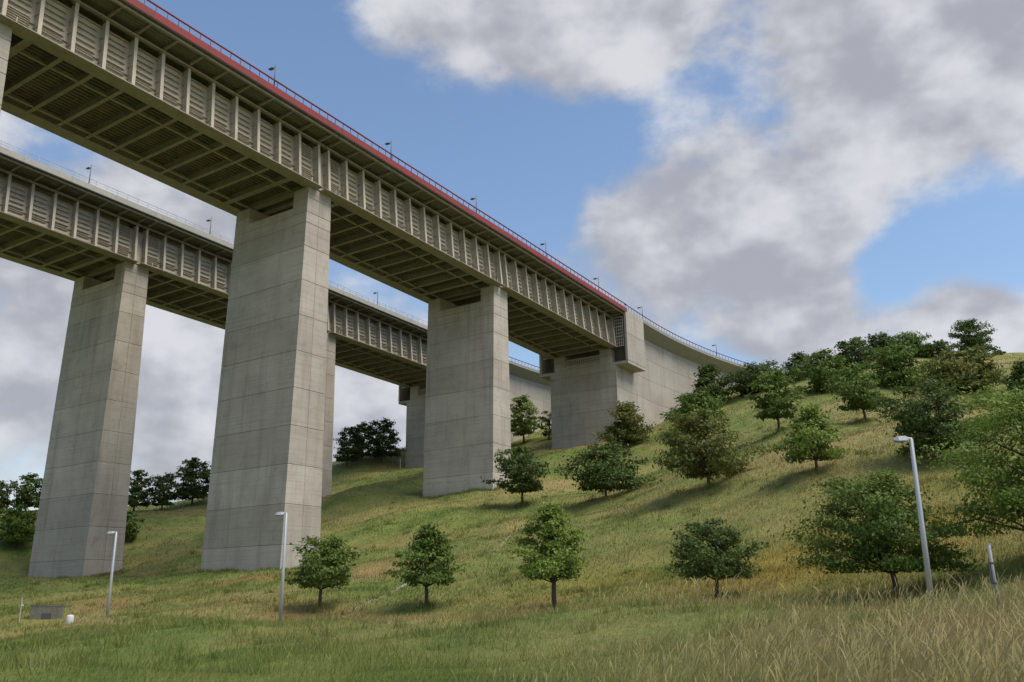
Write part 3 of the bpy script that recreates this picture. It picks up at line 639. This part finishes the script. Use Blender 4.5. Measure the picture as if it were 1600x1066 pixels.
# ------------------------------------------------------------------ trees
TREES = [
 (-12.8, 59.8, 5.1, 4.5, 0.1, 'round', 'mid', 'dense rounded young tree beside the lamp post in front of the tallest pier'),
 (-5.7, 58.2, 5.5, 4.7, -0.0, 'cone', 'mid', 'airy cone shaped young tree, second from the left in the front row'),
 (2.2, 51.8, 6.4, 5.0, -0.0, 'cone', 'light', 'bright green young tree with visible spreading limbs in the middle of the front row'),
 (10.2, 46.2, 4.2, 4.5, 0.0, 'round', 'dark', 'small tree with ragged crown standing before yellow grass'),
 (16.4, 39.2, 5.6, 6.5, -0.6, 'broad', 'mid', 'large wide tree standing directly behind the nearest tilted lamp post'),
 (21.7, 37.0, 8.0, 7.6, 0.1, 'broad', 'light', 'big light green tree cut off by the right edge of the picture'),
 (1.0, 105.5, 7.4, 7.5, -0.1, 'round', 'dark', 'round dark tree overlapping the foot of the second pier'),
 (10.1, 97.0, 6.5, 9.2, 0.1, 'broad', 'dark', 'wide dark tree on a short trunk below the abutment'),
 (17.7, 80.0, 7.4, 9.2, -0.4, 'broad', 'olive', 'wide tree with brownish olive top in the middle of the hillside'),
 (23.9, 69.2, 5.5, 6.0, -0.0, 'cone', 'light', 'light green cone shaped tree with tiered branches on the middle slope'),
 (32.0, 65.8, 6.5, 7.9, -0.4, 'round', 'dark', 'big dark tree on the slope behind the nearest lamp head'),
 (28.3, 92.2, 6.9, 6.0, -0.1, 'round', 'mid', 'round tree with bare stem right of the curved retaining wall'),
 (37.9, 93.0, 6.4, 6.9, -0.7, 'round', 'mid', 'round tree with clear short stem left of the lamp head on the upper slope'),
 (18.1, 138.2, 7.2, 8.9, -0.1, 'spiky', 'olive', 'spiky olive tree against the corner of the front abutment'),
 (37.6, 164.0, 9.1, 10.0, 0.1, 'cone', 'dark', 'dark cone shaped tree before the far end of the retaining wall'),
 (28.7, 133.5, 6.1, 7.5, 0.2, 'round', 'mid', 'bushy tree just below the dark cone tree at the wall'),
 (46.6, 162.5, 6.9, 9.4, 0.2, 'round', 'dark', 'dark bushy tree where the curved parapet ends'),
 (55.8, 165.5, 6.3, 6.0, 0.2, 'spiky', 'dark', 'slim dark tree on the ridge right of the curved parapet'),
 (47.7, 129.8, 7.5, 7.1, -0.1, 'round', 'mid', 'bushy tree below the ridge left of the hilltop grove'),
 (66.8, 165.8, 7.7, 7.0, 0.0, 'round', 'dark', 'dark pointed tree forming the left shoulder of the hilltop grove'),
 (57.0, 126.5, 7.2, 7.3, 0.0, 'round', 'mid', 'full green tree in front of the hilltop grove'),
 (77.0, 176.5, 6.3, 6.9, 0.0, 'round', 'dark', 'dark tree at the very top of the hilltop grove'),
 (81.9, 174.2, 5.7, 7.6, 0.1, 'round', 'mid', 'low green tree on the right of the hilltop grove'),
 (85.5, 171.0, 3.6, 6.5, 0.4, 'broad', 'dark', 'low bush closing the hilltop grove beside the lone ridge tree'),
 (101.3, 186.0, 8.3, 9.0, 0.0, 'round', 'dark', 'lone dark round tree on the bare ridge'),
 (59.0, 111.8, 6.9, 8.3, -0.2, 'round', 'olive', 'broad tree with rusty top below the lone ridge tree'),
 (45.5, 76.2, 5.0, 3.7, 0.1, 'spiky', 'dark', 'dark spiky tree at the right picture edge below the ridge'),
 (-71.7, 128.5, 6.3, 7.0, -0.2, 'round', 'light', 'leafy tree at the left picture edge beside the far leftmost pier'),
 (-85.7, 155.5, 6.9, 6.5, -0.1, 'round', 'dark', 'dark tree behind the leafy tree at the left edge'),
 (-90.6, 155.5, 5.8, 4.6, -0.1, 'round', 'dark', 'dark tree cut off by the left edge of the picture'),
 (-67.2, 156.5, 7.7, 5.0, 0.2, 'round', 'dark', 'thin dark tree touching the right edge of the leftmost pier'),
 (-62.5, 157.2, 6.8, 5.7, 0.0, 'round', 'dark', 'middle one of three dark trees between the two tall piers'),
 (-58.6, 160.8, 9.0, 7.4, -0.1, 'round', 'dark', 'tallest of three dark trees left of the tallest pier'),
 (-57.7, 133.0, 4.8, 4.4, -0.4, 'round', 'mid', 'low tree half hidden behind the leftmost pier'),
 (-34.7, 182.0, 8.9, 7.2, 0.4, 'round', 'dark', 'dark tree on the ridge right beside the hidden back pier'),
 (-32.1, 185.5, 8.7, 6.5, 0.3, 'round', 'mid', 'green tree between two dark trees under the back viaduct'),
 (-28.3, 186.8, 9.6, 8.8, 0.3, 'round', 'dark', 'rounded dark tree left of the back abutment'),
 (2.2, 188.5, 11.2, 7.0, -0.1, 'round', 'light', 'light leafy tree between the second pier and the abutment'),
 (7.6, 186.0, 7.6, 5.0, 0.3, 'sparse', 'olive', 'sparse twiggy shrub close to the abutment left side'),
 (33.0, 170.5, 2.0, 2.4, 0.0, 'bush', 'dark', 'small dark shrub at the foot of the retaining wall'),
 (96.7, 168.8, 0.9, 2.8, 0.1, 'bush', 'mid', 'tiny shrub on the bare ridge right of the lone tree'),
 (92.7, 168.0, 1.1, 4.2, -0.2, 'bush', 'dark', 'tiny flat shrub under the lone ridge tree'),
]
def make_tree(idx, x, y, h, wd, off, shape, tint, label):
    rs = np.random.RandomState(100 + idx)
    dist = math.hypot(x, y); z0 = hz(x, y) - 0.12
    kind = 'shrub' if shape in ('bush', 'sparse') else ('deciduous_tree')
    e = empty(kind, (x, y, z0), (0, 0, 0)); tag(e, label, 'shrub' if kind == 'shrub' else 'tree', 'trees and shrubs on the hillside')
    h = h + 0.12
    low = {'round': 0.21, 'cone': 0.22, 'broad': 0.19, 'spiky': 0.10, 'bush': 0.02, 'sparse': 0.15}[shape]
    low = {0: 0.33, 1: 0.31, 2: 0.34, 3: 0.30, 4: 0.24, 11: 0.26, 6: 0.27, 7: 0.22, 8: 0.20, 9: 0.24, 10: 0.20, 12: 0.27}.get(idx, low)
    if 34 <= idx <= 36: wd *= 0.86
    if 6 <= idx <= 13: wd *= 0.95
    if 14 <= idx <= 26 and idx not in (17,): low = 0.05
    if 15 <= idx <= 26 and idx != 24: wd *= 1.22; h *= 0.90
    if 28 <= idx <= 36: low = 0.15
    zb = h * low; hc = h - zb; rad = wd / 2
    def env(s):
        s = np.clip(s, 0, 1)
        if shape == 'cone': return np.where(s < 0.22, 0.88 + 0.55 * s, np.maximum(1.0 - (np.maximum(s - 0.22, 0) / 0.80) ** 1.45, 0.10))
        if shape == 'broad': return np.where(s < 0.3, 0.86 + 0.46 * s, np.sqrt(np.maximum(1 - ((s - 0.3) / 0.74) ** 2, 0.02)))
        if shape == 'spiky': return np.where(s < 0.3, 0.8 + 0.66 * s, np.maximum(1 - ((s - 0.3) / 0.75) ** 1.4, 0.05))
        return np.where(s < 0.4, 0.80 + 0.50 * s, np.sqrt(np.maximum(1 - ((s - 0.4) / 0.64) ** 2, 0.02)))
    # lobes make the outline uneven
    lob = rs.uniform(0, 6.28, 6); la = rs.uniform(0.06, 0.19, 6)
    def lobed(th, s): return 1 - 0.10 + sum(la[k] * np.sin((k % 3 + 1) * th + lob[k] + s * (5 + k)) for k in range(6)) * 0.85
    # boughs spread from the stem; leaf tufts sit along the outer half of every bough
    nb, nt = {'bush': (14, 4), 'sparse': (14, 4)}.get(shape, (32, 9))
    s = (np.arange(nb) + rs.uniform(0.1, 0.9, nb)) / nb; s = s ** 1.12; th = np.arange(nb) * 2.4 + rs.uniform(-.5, .5, nb)
    R_ = rad * env(s) * lobed(th, s) * (rs.uniform(0.66, 1.16, nb) if idx != 24 else rs.uniform(0.80, 0.98, nb)) * 1.04
    lx = rs.uniform(-0.10, 0.10) * h
    rise = {'spiky': 0.75, 'cone': 0.12, 'broad': 0.22}.get(shape, 0.30)
    bx, by, bz = off * np.clip(s + .4, 0, 1) + lx * s * 0.3 + R_ * np.cos(th), R_ * np.sin(th), zb + s * hc * 0.91
    fr = np.concatenate([rs.uniform(0.30, 0.72, (nb, nt // 2)), rs.uniform(0.72, 1.0, (nb, nt - nt // 2))], 1)
    sp = rs.normal(0, 0.13, (nb, nt)) * R_[:, None]
    ox = off * np.clip(s + .2, 0, 1)
    cx = (ox[:, None] + (bx - ox)[:, None] * fr - np.sin(th)[:, None] * sp).ravel(); cy = (by[:, None] * fr + np.cos(th)[:, None] * sp).ravel()
    cz = (bz[:, None] - (1 - fr) * rise * R_[:, None] * (0.35 + s[:, None]) + rs.normal(0, 0.018 * hc, (nb, nt))).ravel()
    cz = np.maximum(cz, zb + 0.02 * hc); ncl = nb * nt
    # limbs
    tr = 0.017 * h + 0.022
    mb = MB(); kink = rs.uniform(-.05, .05, (4, 2)) * h * 0.35
    tp = [(0, 0, -0.3), (kink[0][0] * .4, kink[0][1] * .4, zb * 0.6), (kink[1][0] + off * .3, kink[1][1], zb + hc * 0.25), (kink[2][0] + off * .7, kink[2][1], zb + hc * 0.6), (kink[2][0] + off + lx * .25, kink[3][1], zb + hc * 0.93)]
    mb.tube(tp, [tr * 1.25, tr, tr * 0.75, tr * 0.40, tr * 0.10], 9)
    def trunk_at(z):
        for a_, b_ in zip(tp[:-1], tp[1:]):
            if z <= b_[2]:
                f = (z - a_[2]) / (b_[2] - a_[2]); return Vector(a_).lerp(Vector(b_), max(f, 0))
        return Vector(tp[-1])
    for i in range(nb):
        tip = Vector((bx[i], by[i], bz[i])); r_h = math.hypot(tip.x, tip.y)
        st = trunk_at(max(zb * 0.85, tip.z - r_h * rs.uniform(0.45, 0.9)))
        mid = st.lerp(tip, 0.5) + Vector((0, 0, 0.10 * r_h)) + Vector(rs.uniform(-.06, .06, 3)) * r_h
        br = tr * (0.18 + 0.20 * r_h / max(rad, .1))
        mb.tube([tuple(st), tuple(mid), tuple(tip)], [br, br * 0.6, br * 0.18], 5)
    build(mb, 'trunk', M['bark'], e, smooth=True)
    # leaves
    ls = float(np.clip(0.0027 * dist, 0.115, 0.36)) * (0.8 if shape in ('spiky', 'sparse') else 1.0)
    vol = rad * rad * hc
    nl = int(np.clip((19 if dist < 110 else 25) * vol ** 0.70 / (ls * ls) * (0.45 if shape == 'sparse' else 1.0), 260 if shape != 'bush' else 160, 26000))
    ci = rs.choice(ncl, nl); cr = (0.088 * wd) * rs.uniform(0.7, 1.35, ncl)
    g = rs.normal(0, 0.55, (nl, 3)); g *= (np.minimum(np.linalg.norm(g, axis=1), 1.25) / np.maximum(np.linalg.norm(g, axis=1), 1e-6))[:, None]
    ctr = np.stack([cx, cy, cz], 1)[ci] + g * np.stack([cr * 1.25, cr * 1.25, cr * 0.50], 1)[ci]
    if shape == 'spiky': ctr[:, 2] += np.abs(g[:, 0]) * 0.25
    ctr[:, 2] = np.maximum(ctr[:, 2], zb * 0.90)
    outw = np.stack([ctr[:, 0] - off, ctr[:, 1], (ctr[:, 2] - zb - hc * .4)], 1); outw /= np.linalg.norm(outw, axis=1)[:, None] + 1e-6
    nrm = outw * 0.6 + np.array([0, 0, 0.55]) + rs.normal(0, 0.55, (nl, 3)); nrm /= np.linalg.norm(nrm, axis=1)[:, None]
    t1 = np.cross(nrm, rs.normal(0, 1, (nl, 3))); t1 /= np.linalg.norm(t1, axis=1)[:, None]; t2 = np.cross(nrm, t1)
    sz = ls * rs.uniform(0.40, 1.35, nl)[:, None]
    v = np.stack([ctr - t1 * sz * .75, ctr - t2 * sz * .42 + nrm * sz * .10, ctr + t1 * sz * .75, ctr + t2 * sz * .42 + nrm * sz * .10], 1).reshape(-1, 3)
    f = np.arange(nl * 4).reshape(-1, 4)
    cl_r = rs.uniform(0, 1, ncl)
    cl_b = np.repeat(rs.uniform(0, 1, nb), nt)
    lr = np.repeat(np.clip(0.36 * cl_b[ci] + 0.30 * cl_r[ci] + 0.34 * rs.uniform(0, 1, nl), 0, 1), 4)
    place('crown', np_mesh('crown', v, f, LEAF[tint], {'leafrnd': lr}, smooth=False), e)
for i, t in enumerate(TREES): make_tree(i, *t)

# ------------------------------------------------------------------ grass
def blades(name, n, d0, d1, seg, seed, hmin, hmax, label, wk=0.00062, stalk=False):
    rs = np.random.RandomState(seed)
    d = d0 * (d1 / d0) ** rs.uniform(0, 1, n); az = rs.uniform(-0.68, 0.66, n)
    x, y = d * np.sin(az), d * np.cos(az)
    dry, soil, gold = fields(x, y)
    keep = rs.uniform(0, 1, n) > soil * 0.9
    if stalk: keep &= rs.uniform(0, 1, n) < dry * 1.1
    for X in (PF, QF):
        for k in (0, 1, 2):
            u = k * SPAN - GAP / 2; o = bpt(X, u); a = head(X, u); t = (x - o.x) * math.cos(a) + (y - o.y) * math.sin(a); q = -(x - o.x) * math.sin(a) + (y - o.y) * math.cos(a)
            keep &= ~((np.abs(t - .3) < 3.0) & (q > 0.9) & (q < 13.8))
    x, y, d, dry, soil, gold = [q[keep] for q in (x, y, d, dry, soil, gold)]; n = len(x)
    z = H(x, y) - 0.03
    tuft = 0.5 + 0.5 * np.sin(x * 0.9 + 1.7 * np.sin(y * 0.6)) * np.sin(y * 0.8 + 1.3 * np.sin(x * 0.5))
    hh = (hmin + (hmax - hmin) * rs.uniform(0, 1, n) ** 1.5) * (0.6 + 0.5 * tuft) * (1 + 1.1 * dry * (d < 40))
    w = np.maximum(0.005, d * wk) * rs.uniform(0.7, 1.4, n)
    phi = rs.uniform(0, 6.28, n); side = np.stack([np.cos(phi), np.sin(phi), np.zeros(n)], 1)
    lp = rs.normal(0.5, 1.0, n); ln = rs.uniform(0.15, 0.75, n) * hh
    lean = np.stack([np.cos(lp), np.sin(lp), np.zeros(n)], 1) * ln[:, None]
    base = np.stack([x, y, z], 1); up = np.array([0, 0, 1.0])
    if seg == 1:
        v = np.stack([base - side * w[:, None], base + side * w[:, None], base + lean + up * hh[:, None]], 1).reshape(-1, 3)
        f = np.arange(n * 3).reshape(-1, 3); k = 3
    else:
        m1 = base + lean * 0.28 + up * (hh * 0.55)[:, None]
        tw = 1.7 if stalk else 0.75
        tip = base + lean + up * (hh * (0.96))[:, None]
        m2 = base + lean * 0.72 + up * (hh * 0.86)[:, None]
        bw = 0.5 if stalk else 1.0
        v = np.stack([base - side * (w * bw)[:, None], base + side * (w * bw)[:, None], m1 + side * (w * bw * .8)[:, None], m1 - side * (w * bw * .8)[:, None],
                      m2 + side * (w * tw)[:, None], m2 - side * (w * tw)[:, None], tip + side * (w * .1)[:, None], tip - side * (w * .1)[:, None]], 1).reshape(-1, 3)
        b0 = np.arange(n)[:, None] * 8
        f = np.concatenate([b0 + np.array([0, 1, 2, 3]), b0 + np.array([3, 2, 4, 5]), b0 + np.array([5, 4, 6, 7])]); k = 8
    shade = np.clip(rs.uniform(0, 1, n) ** 1.6 * (0.28 + 0.9 * dry), 0, 1)
    if stalk: shade = np.clip(shade + 0.5, 0, 1)
    at = {'dry': np.repeat(dry, k), 'soil': np.repeat(soil, k), 'gold': np.repeat(gold, k), 'shade': np.repeat(shade, k)}
    o = place(name, np_mesh(name, v, f, M['blade'], at)); tag(o, label, 'grass', kind='stuff')
blades('meadow_grass', 225000, 10, 46, 3, 1, 0.07, 0.23, 'mixed green and dry meadow grass in the foreground', 0.00025)
blades('dry_grass_stalks', 36000, 9, 36, 3, 2, 0.32, 0.66, 'tall straw coloured seeding grass at lower right', 0.00028, True)
blades('hillside_grass', 400000, 40, 200, 1, 3, 0.10, 0.34, 'grass covering the hillside under the viaducts', 0.00055)

def weeds():
    rs = np.random.RandomState(9); px, py = [], []
    for X, k in ((PF, 0), (PF, 1), (PF, 2), (QF, 1), (QF, 2)):
        u = k * SPAN - GAP / 2; o = bpt(X, u); a = head(X, u)
        for _ in range(2600):
            dpt = max(o.z - hz(o.x, o.y), 8) if _ == 0 else dpt
            hw = 1.80 + 0.0212 * dpt; s = rs.randint(4); v = rs.uniform(0, 1); g = abs(rs.normal(0, 0.22)) + 0.02
            t, n = {0: (0.3 - hw - g, 1.1 + 12.5 * v), 1: (0.3 - hw + 2 * hw * v, 1.1 - g), 2: (0.3 + hw + g, 1.1 + 12.5 * v), 3: (0.3 - hw + 2 * hw * v, 13.6 + g)}[s]
            px.append(o.x + t * math.cos(a) - n * math.sin(a)); py.append(o.y + t * math.sin(a) + n * math.cos(a))
    for (x, y, *_r) in TREES[:14]:
        for _ in range(420):
            r, th = abs(rs.normal(0, 0.5)), rs.uniform(0, 6.28); px.append(x + r * math.cos(th)); py.append(y + r * math.sin(th))
    for _ in range(900):     # scattered tussocks
        d = 22 * (130 / 22) ** rs.uniform(); az = rs.uniform(-.6, .6); cx_, cy_ = d * math.sin(az), d * math.cos(az); sc = rs.uniform(0.25, 0.9)
        for q in range(34): px.append(cx_ + rs.normal(0, sc * .6)); py.append(cy_ + rs.normal(0, sc * .4))
    x, y = np.array(px), np.array(py); n = len(x); d = np.hypot(x, y); z = H(x, y) - 0.03
    hh = rs.uniform(0.15, 0.62, n) ** 1.1; w = np.maximum(0.006, d * 0.00055) * rs.uniform(.7, 1.4, n)
    phi = rs.uniform(0, 6.28, n); side = np.stack([np.cos(phi), np.sin(phi), np.zeros(n)], 1) * w[:, None]
    lean = rs.normal(0, 0.35, (n, 3)) * hh[:, None]; lean[:, 2] = hh
    base = np.stack([x, y, z], 1)
    v = np.stack([base - side, base + side, base + lean], 1).reshape(-1, 3)
    dry, soil, gold = fields(x, y)
    at = {'dry': np.repeat(dry * .4, 3), 'soil': np.repeat(soil * .2, 3), 'gold': np.repeat(gold * .5, 3), 'shade': np.repeat(rs.uniform(0, 1, n) ** 3 * .6, 3)}
    tag(place('weeds', np_mesh('weeds', v, np.arange(n * 3).reshape(-1, 3), M['blade'], at)), 'weeds and tussocks round the pier feet and trees', 'weeds', kind='stuff')
weeds()
